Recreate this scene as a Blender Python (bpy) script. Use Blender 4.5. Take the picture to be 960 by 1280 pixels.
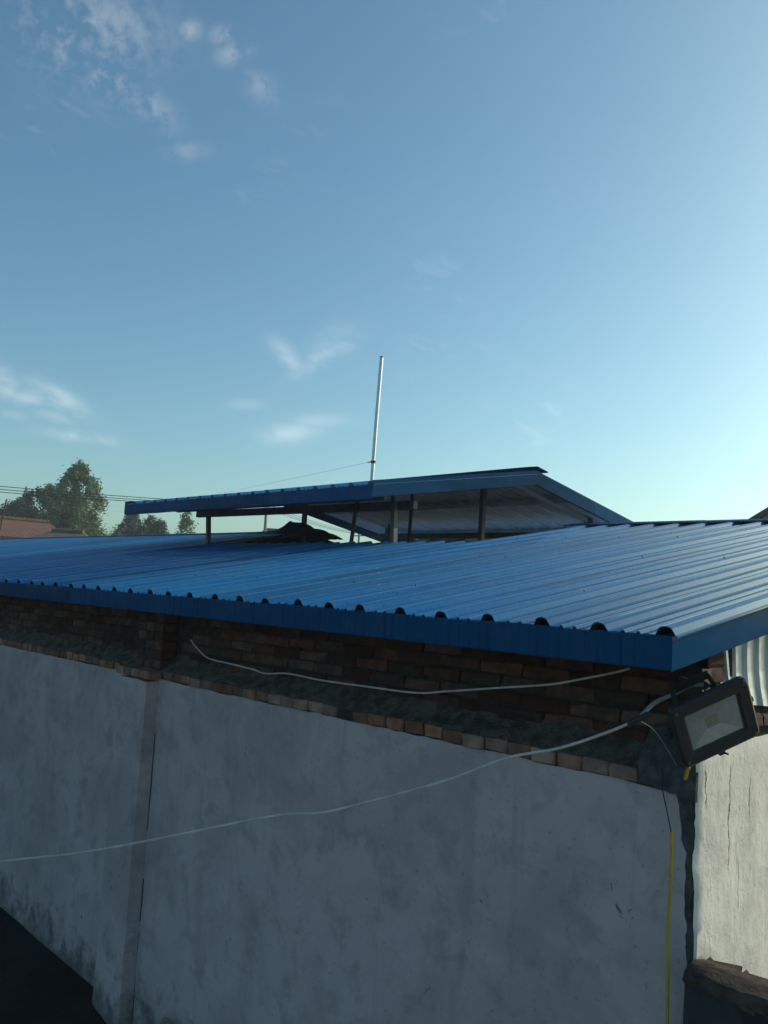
import bpy, bmesh, math, random
from mathutils import Vector, Matrix, noise
random.seed(7)
R_ = math.radians
scene = bpy.context.scene
for o in list(bpy.data.objects): bpy.data.objects.remove(o)
C = scene.collection

# ------------------------------------------------------------------ camera
EYE = Vector((1.555, -3.0, 2.95))
F_PX = 1076.0
pitch, roll = R_(5.8), 0.056
up_c = Vector((math.sin(roll)*math.cos(pitch), -math.cos(roll)*math.cos(pitch), math.sin(pitch)))
hy = -(up_c.x*(-995.0) + up_c.z*F_PX)/up_c.y
ax_x = -Vector((-995.0, hy, F_PX)).normalized()
ax_y = up_c.cross(ax_x)
M = Matrix((ax_x, ax_y, up_c))                      # world = M @ (right, down, forward)
right, upv, back = M @ Vector((1, 0, 0)), M @ Vector((0, -1, 0)), M @ Vector((0, 0, -1))
cam_d = bpy.data.cameras.new('camera'); cam = bpy.data.objects.new('camera', cam_d); C.objects.link(cam)
cam.matrix_world = Matrix(((right.x, upv.x, back.x, EYE.x), (right.y, upv.y, back.y, EYE.y),
                           (right.z, upv.z, back.z, EYE.z), (0, 0, 0, 1)))
cam_d.sensor_fit = 'VERTICAL'; cam_d.sensor_height = 36; cam_d.sensor_width = 27
cam_d.lens = 36*F_PX/1280; cam_d.clip_start = 0.05; cam_d.clip_end = 6000
scene.camera = cam

# ------------------------------------------------------------------ sky, sun, exposure
SUN_EL, SUN_AZ = R_(22.0), R_(15.5)                 # azimuth from +y towards +x
world = bpy.data.worlds.new('World'); scene.world = world; world.use_nodes = True
nt = world.node_tree; nt.nodes.clear()
def N(nt, t, **kw):
    n = nt.nodes.new(t)
    for k, v in kw.items(): setattr(n, k, v)
    return n
def Lk(nt, a, b): nt.links.new(a, b)
def setin(n, **kw):
    for k, v in kw.items(): n.inputs[k.replace('_', ' ')].default_value = v
def math_n(nt, op, a, b=None, clamp=False):
    n = N(nt, 'ShaderNodeMath', operation=op); n.use_clamp = clamp
    for i, v in enumerate((a, b)):
        if v is None: continue
        if isinstance(v, (int, float)): n.inputs[i].default_value = v
        else: Lk(nt, v, n.inputs[i])
    return n.outputs[0]
def smooth(nt, v, lo, hi, a=0.0, b=1.0):
    n = N(nt, 'ShaderNodeMapRange', interpolation_type='SMOOTHSTEP')
    Lk(nt, v, n.inputs['Value'])
    for k, x in (('From Min', lo), ('From Max', hi), ('To Min', a), ('To Max', b)): n.inputs[k].default_value = x
    return n.outputs['Result']
sky = N(nt, 'ShaderNodeTexSky', sky_type='NISHITA'); sky.sun_disc = False
sky.sun_elevation = SUN_EL; sky.sun_rotation = SUN_AZ
sky.altitude = 0; sky.air_density = 0.9; sky.dust_density = 1.9; sky.ozone_density = 0.0
tc = N(nt, 'ShaderNodeTexCoord')
DIR = tc.outputs['Generated']
def cloud_noise(scale, rot, stretch, detail, seed):
    mp = N(nt, 'ShaderNodeMapping', vector_type='TEXTURE'); Lk(nt, DIR, mp.inputs['Vector'])
    mp.inputs['Rotation'].default_value = rot; mp.inputs['Scale'].default_value = stretch
    mp.inputs['Location'].default_value = (seed, seed*.7, -seed)
    nz = N(nt, 'ShaderNodeTexNoise'); Lk(nt, mp.outputs[0], nz.inputs['Vector'])
    setin(nz, Scale=scale, Detail=detail, Roughness=0.62, Distortion=0.35)
    return nz.outputs['Fac']
def patch(d, ang_in, ang_out):
    dn = N(nt, 'ShaderNodeVectorMath', operation='DOT_PRODUCT'); Lk(nt, DIR, dn.inputs[0])
    dn.inputs[1].default_value = Vector(d).normalized()
    return smooth(nt, dn.outputs['Value'], math.cos(R_(ang_out)), math.cos(R_(ang_in)))
puffs = cloud_noise(62, (0.3, 0.5, 0.2), (1, 1, 1), 4, 3.1)
clump = cloud_noise(9, (0.3, 0.1, 0.2), (1, 1, 1), 2, 2.3)
wisps = cloud_noise(20, (0, 0.25, 0.6), (1.0, 1.6, 0.40), 5, 1.7)
soft = cloud_noise(7, (0, 0.1, 0.6), (1.0, 1.6, 0.6), 2, 4.4)
pc = math_n(nt, 'ADD', math_n(nt, 'MULTIPLY', puffs, .55), math_n(nt, 'MULTIPLY', clump, .45))
wc = math_n(nt, 'ADD', math_n(nt, 'MULTIPLY', wisps, .5), math_n(nt, 'MULTIPLY', soft, .5))
def stroke(p0, p1, w):
    p0, p1 = Vector(p0), Vector(p1); c = ((p0+p1)/2).normalized(); u = (p1-p0); hl = u.length/2+w*.6; u.normalize(); v = c.cross(u).normalized()
    out = None
    for ax, r in ((u, hl*.85), (v, w)):
        dn = N(nt, 'ShaderNodeVectorMath', operation='DOT_PRODUCT'); Lk(nt, DIR, dn.inputs[0]); dn.inputs[1].default_value = ax
        q = math_n(nt, 'POWER', math_n(nt, 'DIVIDE', math_n(nt, 'SUBTRACT', dn.outputs['Value'], ax.dot(c)), r), 2)
        out = q if out is None else math_n(nt, 'ADD', out, q)
    return math_n(nt, 'EXPONENT', math_n(nt, 'MULTIPLY', out, -.75))
tot = None
pcn, wcn = smooth(nt, pc, .40, .60), smooth(nt, wc, .36, .60, .12, 1)
for kind, p0, p1, w, k in (
    ('p', (-0.8038, 0.2500, 0.5398), (-0.8012, 0.3061, 0.5142), 0.0353, 0.42), ('p', (-0.8012, 0.3061, 0.5142), (-0.7952, 0.3468, 0.4973), 0.0230, 0.48),
    ('p', (-0.7952, 0.3468, 0.4973), (-0.7872, 0.3888, 0.4786), 0.0132, 0.40), ('p', (-0.8023, 0.2651, 0.5349), (-0.7634, 0.3526, 0.5411), 0.0265, 0.45),
    ('p', (-0.7455, 0.3772, 0.5495), (-0.7374, 0.3865, 0.5539), 0.0070, 0.55), ('p', (-0.7306, 0.4028, 0.5514), (-0.7216, 0.4136, 0.5552), 0.0065, 0.50),
    ('p', (-0.7357, 0.4139, 0.5361), (-0.7175, 0.4327, 0.5459), 0.0085, 0.42), ('p', (-0.7979, 0.3989, 0.4519), (-0.7787, 0.4280, 0.4587), 0.0070, 0.28),
    ('p', (-0.7264, 0.4423, 0.5259), (-0.7198, 0.4689, 0.5119), 0.0106, 0.30),
    ('w', (-0.7907, 0.5442, 0.2805), (-0.7780, 0.5740, 0.2555), 0.0080, 0.60), ('w', (-0.7819, 0.5704, 0.2516), (-0.7366, 0.6103, 0.2915), 0.0085, 0.65),
    ('w', (-0.7622, 0.5855, 0.2761), (-0.7378, 0.6048, 0.2997), 0.0141, 0.40), ('w', (-0.8141, 0.5527, 0.1786), (-0.7808, 0.5955, 0.1891), 0.0095, 0.65),
    ('w', (-0.7964, 0.5722, 0.1960), (-0.7561, 0.6218, 0.2042), 0.0079, 0.35), ('w', (-0.8297, 0.5168, 0.2110), (-0.8123, 0.5430, 0.2129), 0.0053, 0.35),
    ('w', (-0.9333, 0.2886, 0.2136), (-0.9306, 0.3099, 0.1945), 0.0106, 0.80), ('w', (-0.9314, 0.3107, 0.1896), (-0.9181, 0.3429, 0.1987), 0.0080, 0.70),
    ('w', (-0.9208, 0.3302, 0.2078), (-0.9068, 0.3793, 0.1841), 0.0085, 0.80), ('w', (-0.9239, 0.3385, 0.1785), (-0.9128, 0.3694, 0.1741), 0.0053, 0.45),
    ('w', (-0.9236, 0.3488, 0.1593), (-0.8985, 0.4102, 0.1566), 0.0055, 0.75), ('w', (-0.9373, 0.3019, 0.1740), (-0.9300, 0.3243, 0.1730), 0.0044, 0.35),
    ('w', (-0.9036, 0.4048, 0.1401), (-0.8915, 0.4326, 0.1343), 0.0035, 0.30)):
    v = math_n(nt, 'MULTIPLY', math_n(nt, 'MULTIPLY', pcn if kind == 'p' else wcn, stroke(p0, p1, w)), k)
    tot = v if tot is None else math_n(nt, 'MAXIMUM', tot, v)
broad = cloud_noise(3.0, (0, 0, 0.4), (1, 1, .6), 1, 5.2)
gen = math_n(nt, 'MULTIPLY', math_n(nt, 'MULTIPLY', smooth(nt, broad, .60, .75), smooth(nt, wisps, .50, .8)), .35)
tot = math_n(nt, 'MAXIMUM', tot, gen)
sp = N(nt, 'ShaderNodeSeparateXYZ'); Lk(nt, DIR, sp.inputs[0])
tot = math_n(nt, 'MULTIPLY', tot, smooth(nt, sp.outputs['Z'], 0.02, 0.14))
CLOUD = (3.0, 2.5, 2.0, 1)
mix = N(nt, 'ShaderNodeMix', data_type='RGBA', blend_type='ADD')
Lk(nt, tot, mix.inputs['Factor']); hs = N(nt, 'ShaderNodeHueSaturation'); setin(hs, Saturation=1.12); Lk(nt, sky.outputs[0], hs.inputs['Color'])
tint = N(nt, 'ShaderNodeMix', data_type='RGBA', blend_type='MULTIPLY'); tint.inputs['Factor'].default_value = 1.0
Lk(nt, hs.outputs[0], tint.inputs['A']); tint.inputs['B'].default_value = (.80, 1.145, 1.17, 1)
Lk(nt, tint.outputs['Result'], mix.inputs['A']); mix.inputs['B'].default_value = CLOUD
bg = N(nt, 'ShaderNodeBackground'); bg.inputs['Strength'].default_value = 0.111
Lk(nt, mix.outputs['Result'], bg.inputs['Color'])
world.cycles.sampling_method = 'MANUAL'; world.cycles.sample_map_resolution = 512
wo = N(nt, 'ShaderNodeOutputWorld'); Lk(nt, bg.outputs[0], wo.inputs['Surface'])

sd = bpy.data.lights.new('sun', 'SUN'); sd.energy = 3.0; sd.angle = R_(0.55); sd.color = (1.0, .90, .74)
so = bpy.data.objects.new('sun', sd); C.objects.link(so)
sdir = Vector((math.sin(SUN_AZ)*math.cos(SUN_EL), math.cos(SUN_AZ)*math.cos(SUN_EL), math.sin(SUN_EL)))
so.rotation_euler = sdir.to_track_quat('Z', 'Y').to_euler(); so.location = (8, 30, 18)
scene.view_settings.view_transform = 'Standard'; scene.view_settings.look = 'None'
scene.view_settings.exposure = 0.22; scene.view_settings.gamma = 1.0
scene.view_settings.use_curve_mapping = False
scene.render.engine = 'CYCLES'
scene.cycles.max_bounces = 4; scene.cycles.diffuse_bounces = 3; scene.cycles.glossy_bounces = 3; scene.cycles.transparent_max_bounces = 12
scene.cycles.caustics_reflective = True; scene.cycles.blur_glossy = 0.5; scene.cycles.caustics_refractive = False

# ------------------------------------------------------------------ materials
def rgb(h):
    c = [int(h[i:i+2], 16)/255 for i in (0, 2, 4)]
    return tuple(((x+.055)/1.055)**2.4 if x > .04045 else x/12.92 for x in c)
def new_mat(name):
    m = bpy.data.materials.new(name); m.use_nodes = True
    t = m.node_tree; b = t.nodes['Principled BSDF']
    return m, t, b
def noise_n(t, scale, detail=5, rough=.6, vec=None, dist=0.0, coord='Object', stretch=None):
    if vec is None:
        c = N(t, 'ShaderNodeTexCoord'); vec = c.outputs[coord]
    if stretch:
        mp = N(t, 'ShaderNodeMapping'); Lk(t, vec, mp.inputs[0]); mp.inputs['Scale'].default_value = stretch; vec = mp.outputs[0]
    n = N(t, 'ShaderNodeTexNoise'); Lk(t, vec, n.inputs['Vector'])
    setin(n, Scale=scale, Detail=detail, Roughness=rough, Distortion=dist)
    return n.outputs['Fac']
def mixc(t, fac, a, b, blend='MIX'):
    n = N(t, 'ShaderNodeMix', data_type='RGBA', blend_type=blend)
    if isinstance(fac, (int, float)): n.inputs['Factor'].default_value = fac
    else: Lk(t, fac, n.inputs['Factor'])
    for s, v in (('A', a), ('B', b)):
        if isinstance(v, tuple): n.inputs[s].default_value = (*v[:3], 1)
        else: Lk(t, v, n.inputs[s])
    return n.outputs['Result']
def bump(t, b, h, strength, dist, prev=None):
    n = N(t, 'ShaderNodeBump'); setin(n, Strength=strength, Distance=dist); Lk(t, h, n.inputs['Height'])
    if prev is not None: Lk(t, prev, n.inputs['Normal'])
    Lk(t, n.outputs[0], b.inputs['Normal']); return n.outputs[0]
def world_pos(t): return N(t, 'ShaderNodeNewGeometry').outputs['Position']

def simple(name, c1, c2, scale, rough=.8, metal=0.0, bstr=.3, bdist=.005, rnd=0.0, spec=.3, bscale=None):
    m, t, b = new_mat(name)
    pos = world_pos(t)
    col = mixc(t, smooth(t, noise_n(t, scale, vec=pos), .35, .65), c1, c2)
    if rnd:
        oi = N(t, 'ShaderNodeObjectInfo')
        hs = N(t, 'ShaderNodeHueSaturation'); Lk(t, col, hs.inputs['Color'])
        Lk(t, smooth(t, oi.outputs['Random'], 0, 1, 1-rnd, 1+rnd), hs.inputs['Value'])
        sat = math_n(t, 'FRACT', math_n(t, 'MULTIPLY', oi.outputs['Random'], 7.31))
        Lk(t, smooth(t, sat, 0, 1, .7, 1.1), hs.inputs['Saturation']); col = hs.outputs[0]
    Lk(t, col, b.inputs['Base Color'])
    setin(b, Roughness=rough, Metallic=metal); b.inputs['Specular IOR Level'].default_value = spec
    bump(t, b, noise_n(t, bscale or scale*4, 6, .65, vec=pos), bstr, bdist)
    return m

MT = {}
MT['brick'] = simple('red_brick', (.092, .042, .028), (.048, .025, .02), 14, .92, bstr=.5, bdist=.006, rnd=.45, spec=.15, bscale=60)
MT['brick_pale'] = simple('weathered_brick', (.25, .125, .082), (.15, .08, .056), 12, .92, bstr=.5, bdist=.006, rnd=.40, spec=.15, bscale=60)
MT['mortar'] = simple('grey_mortar', (.135, .118, .10), (.058, .051, .045), 16, .95, bstr=1.0, bdist=.02, spec=.1, bscale=70)
MT['mortar_dark'] = simple('old_dark_mortar', (.045, .041, .037), (.022, .021, .02), 20, .95, bstr=.8, bdist=.01, spec=.1, bscale=80)
MT['cement'] = simple('rough_dark_cement', (.085, .09, .092), (.045, .05, .052), 22, .95, bstr=.9, bdist=.012, spec=.1, bscale=60)
MT['yard'] = simple('dark_cement_render', (.035, .04, .045), (.018, .02, .024), 6, .9, bstr=.7, bdist=.015, spec=.15, bscale=30)  # yard wall render, very dark all over
MT['coping'] = simple('dirty_coping', (.085, .062, .048), (.042, .033, .028), 20, .95, bstr=.8, bdist=.01, rnd=.25, spec=.1, bscale=60)
MT['steel'] = simple('dark_painted_steel', (.10, .11, .12), (.06, .065, .075), 9, .55, .2, .2, .003)
MT['rust'] = simple('rusty_steel', (.07, .05, .04), (.035, .03, .03), 15, .7, .2, .4, .004)
MT['galv'] = simple('galvanised_pipe', (.62, .64, .66), (.50, .52, .55), 30, .38, .55, .15, .002)
MT['black'] = simple('black_cast_aluminium', (.014, .015, .017), (.02, .021, .023), 30, .5, .0, .2, .001, bscale=300)
MT['white_wire'] = simple('dusty_white_cable', (.50, .48, .44), (.36, .345, .32), 12, .55, 0, .2, .001)
MT['grey_wire'] = simple('grey_cable', (.26, .27, .27), (.2, .2, .2), 12, .55, 0, .2, .001)
MT['black_wire'] = simple('black_wire', (.015, .015, .015), (.025, .025, .025), 12, .5, 0, .1, .001)
MT['yellow'] = simple('yellow_cable', (.40, .31, .035), (.32, .25, .03), 12, .5, 0, .1, .001)
MT['concrete'] = simple('concrete_pole', (.30, .29, .28), (.22, .215, .21), 5, .9, 0, .3, .01)
MT['bark'] = simple('bark', (.11, .085, .06), (.06, .045, .035), 4, .95, 0, .6, .03)
MT['housewall'] = simple('grey_house_render', (.22, .22, .22), (.14, .145, .15), 1.5, .9, 0, .3, .02)
MT['paleplaster'] = simple('pale_house_render', (.45, .43, .40), (.36, .34, .32), 1.2, .9, 0, .3, .02)
MT['window'] = simple('dark_window', (.03, .04, .05), (.05, .06, .07), 2, .15, 0, .0, .001, spec=.5)
MT['trim'] = simple('white_trim', (.62, .62, .60), (.5, .5, .48), 3, .7, 0, .2, .003)
MT['soil'] = None

def plaster(name, base, dirty, streak, sun_side=False):
    m, t, b = new_mat(name); pos = world_pos(t)
    n1 = noise_n(t, 1.3, 4, .62, vec=pos, dist=.6)
    n2 = noise_n(t, 5.5, 4, .65, vec=pos, dist=.3)
    n3 = noise_n(t, 3.2, 3, .6, vec=pos, stretch=(2.2, 2.2, .22), dist=.5)
    n4 = noise_n(t, 34, 2, .6, vec=pos)
    col = mixc(t, smooth(t, n1, .38, .66), base, dirty)
    col = mixc(t, math_n(t, 'MULTIPLY', smooth(t, n2, .47, .70), .46), col, streak)
    col = mixc(t, math_n(t, 'MULTIPLY', smooth(t, n3, .54, .76), .32), col, streak)
    col = mixc(t, math_n(t, 'MULTIPLY', smooth(t, n4, .62, .72), .35), col, tuple(x*.55 for x in streak))
    # splash dirt just above the soil, with a wavering edge
    sx = N(t, 'ShaderNodeSeparateXYZ'); Lk(t, pos, sx.inputs[0])
    zz = math_n(t, 'ADD', sx.outputs['Z'], math_n(t, 'MULTIPLY', math_n(t, 'SUBTRACT', n2, .5), -.9))
    col = mixc(t, smooth(t, zz, .38, .02, 0, .75), col, (.05, .055, .045))
    # flaked spots
    fl = noise_n(t, 9, 5, .7, vec=pos, dist=1.2, stretch=(1, 1, .55))
    flk = smooth(t, fl, .69, .72)
    col = mixc(t, flk, col, (.10, .11, .115))
    if sun_side:    # shrinkage cracks running down the render
        for y0, z0, z1, w in ((.262, 2.0, 2.40, .0035), (.075, 2.24, 2.42, .003), (.345, 1.85, 2.05, .002), (.43, 2.16, 2.34, .0025)):
            wob = noise_n(t, 7, 4, .7, vec=pos)
            dv = math_n(t, 'ABSOLUTE', math_n(t, 'SUBTRACT', math_n(t, 'ADD', sx.outputs['Y'], math_n(t, 'MULTIPLY', math_n(t, 'SUBTRACT', wob, .5), .07)), y0))
            ln = smooth(t, dv, w*1.5, w*.6)
            win = math_n(t, 'MULTIPLY', smooth(t, sx.outputs['Z'], z0-.02, z0+.06), smooth(t, sx.outputs['Z'], z1+.02, z1-.03))
            col = mixc(t, math_n(t, 'MULTIPLY', math_n(t, 'MULTIPLY', ln, win), .9), col, (.07, .065, .06))
    Lk(t, col, b.inputs['Base Color']); setin(b, Roughness=.9); b.inputs['Specular IOR Level'].default_value = .2
    p = bump(t, b, n2, .35, .02)
    p = bump(t, b, n3, .35, .012, p)
    p = bump(t, b, n4, .45, .004, p)
    p = bump(t, b, math_n(t, 'SUBTRACT', 1.0, flk), .6, .004, p)
    bump(t, b, noise_n(t, 110, 1, .6, vec=pos), .3, .002, p)
    return m
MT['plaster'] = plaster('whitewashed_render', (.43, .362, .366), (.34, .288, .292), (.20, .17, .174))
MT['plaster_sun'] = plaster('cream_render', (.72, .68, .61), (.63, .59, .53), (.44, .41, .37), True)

def blue_sheet(name, base, dusty, rough, gk=1.0):
    m, t, b = new_mat(name); pos = world_pos(t)
    n1 = noise_n(t, 2.2, 3, .65, vec=pos, stretch=(2.4, .35, 1))
    n2 = noise_n(t, 26, 3, .65, vec=pos, stretch=(1, .35, 1))
    n3 = noise_n(t, 60, 1, .6, vec=pos)
    oi = N(t, 'ShaderNodeObjectInfo')
    col = mixc(t, math_n(t, 'MULTIPLY', smooth(t, n1, .40, .72), .5), base, dusty)
    col = mixc(t, math_n(t, 'MULTIPLY', smooth(t, n2, .48, .72), .65), col, dusty)
    col = mixc(t, math_n(t, 'MULTIPLY', smooth(t, n3, .63, .70), .7), col, (.015, .05, .11))
    n4 = noise_n(t, 1.0, 3, .6, vec=pos, stretch=(34, .45, 1))          # dust and rain streaks down the ribs
    col = mixc(t, math_n(t, 'MULTIPLY', smooth(t, n4, .50, .68), .55), col, dusty)
    col = mixc(t, math_n(t, 'MULTIPLY', smooth(t, n4, .47, .34), .55), col, tuple(x*.35 for x in base))
    hs = N(t, 'ShaderNodeHueSaturation'); Lk(t, col, hs.inputs['Color'])
    Lk(t, smooth(t, oi.outputs['Random'], 0, 1, .80, 1.15), hs.inputs['Value'])
    Lk(t, hs.outputs[0], b.inputs['Base Color'])
    Lk(t, smooth(t, n1, .3, .75, rough-.06, rough+.14), b.inputs['Roughness'])
    p = bump(t, b, noise_n(t, 3.0, 3, .5, vec=pos), .015, .02)
    p = bump(t, b, n2, .05, .002, p)
    df = N(t, 'ShaderNodeBsdfDiffuse'); Lk(t, hs.outputs[0], df.inputs['Color']); Lk(t, p, df.inputs['Normal'])
    gl = N(t, 'ShaderNodeBsdfGlossy', distribution='BECKMANN'); Lk(t, p, gl.inputs['Normal'])
    Lk(t, smooth(t, n2, .3, .75, rough-.02, rough+.03), gl.inputs['Roughness'])
    fr = N(t, 'ShaderNodeFresnel'); fr.inputs['IOR'].default_value = 1.55; Lk(t, p, fr.inputs['Normal'])
    ms = N(t, 'ShaderNodeMixShader'); Lk(t, math_n(t, 'MULTIPLY', fr.outputs[0], gk), ms.inputs[0]); Lk(t, df.outputs[0], ms.inputs[1]); Lk(t, gl.outputs[0], ms.inputs[2])
    Lk(t, ms.outputs[0], t.nodes['Material Output'].inputs['Surface'])
    return m
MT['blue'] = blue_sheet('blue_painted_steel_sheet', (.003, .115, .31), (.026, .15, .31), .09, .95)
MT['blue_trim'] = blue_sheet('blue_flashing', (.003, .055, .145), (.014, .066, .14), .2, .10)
MT['under'] = simple('pale_sheet_underside', (.72, .74, .76), (.6, .62, .64), 3, .6, .1, .2, .003)
MT['cladding'] = simple('pale_metal_cladding', (.50, .52, .53), (.38, .41, .44), 5, .38, .25, .3, .006)
MT['board'] = simple('dark_underlay_board', (.05, .05, .05), (.03, .03, .03), 5, .9)
def tile_mat(name, c1, c2):
    m, t, b = new_mat(name); pos = world_pos(t)
    n = noise_n(t, 2.5, 5, .6, vec=pos); n2 = noise_n(t, 14, 3, .6, vec=pos)
    col = mixc(t, smooth(t, n, .35, .7), c1, c2)
    col = mixc(t, math_n(t, 'MULTIPLY', smooth(t, n2, .5, .7), .5), col, tuple(x*.5 for x in c1))
    Lk(t, col, b.inputs['Base Color']); setin(b, Roughness=.85)
    c = N(t, 'ShaderNodeTexCoord')
    w = N(t, 'ShaderNodeTexWave', bands_direction='X'); Lk(t, c.outputs['Object'], w.inputs['Vector']); setin(w, Scale=1.6)
    bump(t, b, w.outputs['Fac'], .25, .03); return m
MT['tile'] = tile_mat('red_roof_tiles', (.17, .072, .048), (.12, .056, .042))
MT['tile_brown'] = tile_mat('brown_roof_tiles', (.16, .105, .08), (.10, .075, .06))
def leaf_mat(name, c1, c2):
    m, t, b = new_mat(name); g = N(t, 'ShaderNodeNewGeometry')
    col = mixc(t, smooth(t, g.outputs['Random Per Island'], 0, 1), c1, c2)
    Lk(t, col, b.inputs['Base Color']); setin(b, Roughness=.6)
    tr = N(t, 'ShaderNodeBsdfTranslucent'); Lk(t, col, tr.inputs['Color'])
    ms = N(t, 'ShaderNodeMixShader'); ms.inputs[0].default_value = .3
    Lk(t, b.outputs[0], ms.inputs[1]); Lk(t, tr.outputs[0], ms.inputs[2])
    Lk(t, ms.outputs[0], t.nodes['Material Output'].inputs['Surface']); return m
MT['leaf_dark'] = leaf_mat('dark_leaves', (.05, .085, .045), (.08, .125, .06))
MT['leaf_pale'] = leaf_mat('grey_green_leaves', (.085, .145, .06), (.14, .195, .085))
def glass_mat():
    m, t, b = new_mat('lamp_glass')
    tr = N(t, 'ShaderNodeBsdfTransparent'); tr.inputs[0].default_value = (.85, .88, .88, 1)
    gl = N(t, 'ShaderNodeBsdfGlossy'); gl.inputs['Roughness'].default_value = .12; gl.inputs[0].default_value = (1, 1, 1, 1)
    df = N(t, 'ShaderNodeBsdfDiffuse'); df.inputs[0].default_value = (.44, .47, .49, 1)
    fr = N(t, 'ShaderNodeFresnel'); fr.inputs[0].default_value = 1.5
    m1 = N(t, 'ShaderNodeMixShader'); Lk(t, fr.outputs[0], m1.inputs[0]); Lk(t, tr.outputs[0], m1.inputs[1]); Lk(t, gl.outputs[0], m1.inputs[2])
    m2 = N(t, 'ShaderNodeMixShader'); Lk(t, smooth(t, noise_n(t, 25, 5, .7), .35, .75, .05, .25), m2.inputs[0]); Lk(t, m1.outputs[0], m2.inputs[1]); Lk(t, df.outputs[0], m2.inputs[2])
    Lk(t, m2.outputs[0], t.nodes['Material Output'].inputs['Surface']); return m
MT['glass'] = glass_mat()
MT['reflector'] = simple('brushed_reflector', (.70, .71, .72), (.6, .61, .63), 40, .35, .35, .15, .001)
MT['led'] = simple('yellow_led_phosphor', (.55, .50, .16), (.45, .42, .15), 80, .5, 0, .1, .0005)
def soil_mat():
    m, t, b = new_mat('dark_soil'); pos = world_pos(t)
    n = noise_n(t, 1.7, 8, .65, vec=pos); n2 = noise_n(t, 25, 6, .7, vec=pos)
    big = noise_n(t, .06, 4, .6, vec=pos)
    sxyz = N(t, 'ShaderNodeSeparateXYZ'); Lk(t, pos, sxyz.inputs[0])
    near = mixc(t, smooth(t, n, .35, .65), (.018, .017, .015), (.032, .029, .025))  # wet soil tone, darkened further to stand for deep shade by the wall
    bounce_soil = mixc(t, smooth(t, n, .35, .65), (.47, .42, .36), (.38, .34, .29))  # unseen yard made pale to bounce sunlight onto wall and pilaster side
    edge = math_n(t, 'ADD', sxyz.outputs['X'], math_n(t, 'MULTIPLY', math_n(t, 'SUBTRACT', n, .5), 1.6))
    near = mixc(t, smooth(t, edge, -3.6, -2.6), near, bounce_soil)
    farc = mixc(t, smooth(t, n, .4, .6), (.10, .09, .06), (.07, .085, .04))
    col = mixc(t, smooth(t, big, .44, .58), near, farc)
    sx = N(t, 'ShaderNodeVectorMath', operation='LENGTH'); Lk(t, pos, sx.inputs[0])
    col = mixc(t, smooth(t, sx.outputs['Value'], 20, 45), near, col)
    Lk(t, col, b.inputs['Base Color']); setin(b, Roughness=.95); b.inputs['Specular IOR Level'].default_value = .1
    bump(t, b, n2, .8, .03); return m
MT['soil'] = soil_mat()

# ------------------------------------------------------------------ helpers
WL = {}
def wl(o): return WL.get(o.name, Vector((0, 0, 0))) if o else Vector((0, 0, 0))
def link(o, parent, loc):
    C.objects.link(o)
    if parent: o.parent = parent
    o.location = Vector(loc) - wl(parent); WL[o.name] = Vector(loc); return o
def thing(name, label, cat, loc, group=None):
    o = bpy.data.objects.new(name, None); o.empty_display_size = .2; link(o, None, loc)
    o['label'] = label; o['category'] = cat
    if group: o['group'] = group
    return o
def tag(o, label, cat, group=None):
    o['label'] = label; o['category'] = cat
    if group: o['group'] = group
    return o
def mesh(name, verts, faces, mats, smooth_=False, fm=None):
    me = bpy.data.meshes.new(name); me.from_pydata([tuple(v) for v in verts], [], faces)
    for m in (mats if isinstance(mats, (list, tuple)) else [mats]): me.materials.append(MT[m])
    if fm: me.polygons.foreach_set('material_index', fm)
    if smooth_: me.polygons.foreach_set('use_smooth', [True]*len(me.polygons)); me.update(); me.set_sharp_from_angle(angle=R_(38))
    me.update(); return me
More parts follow.
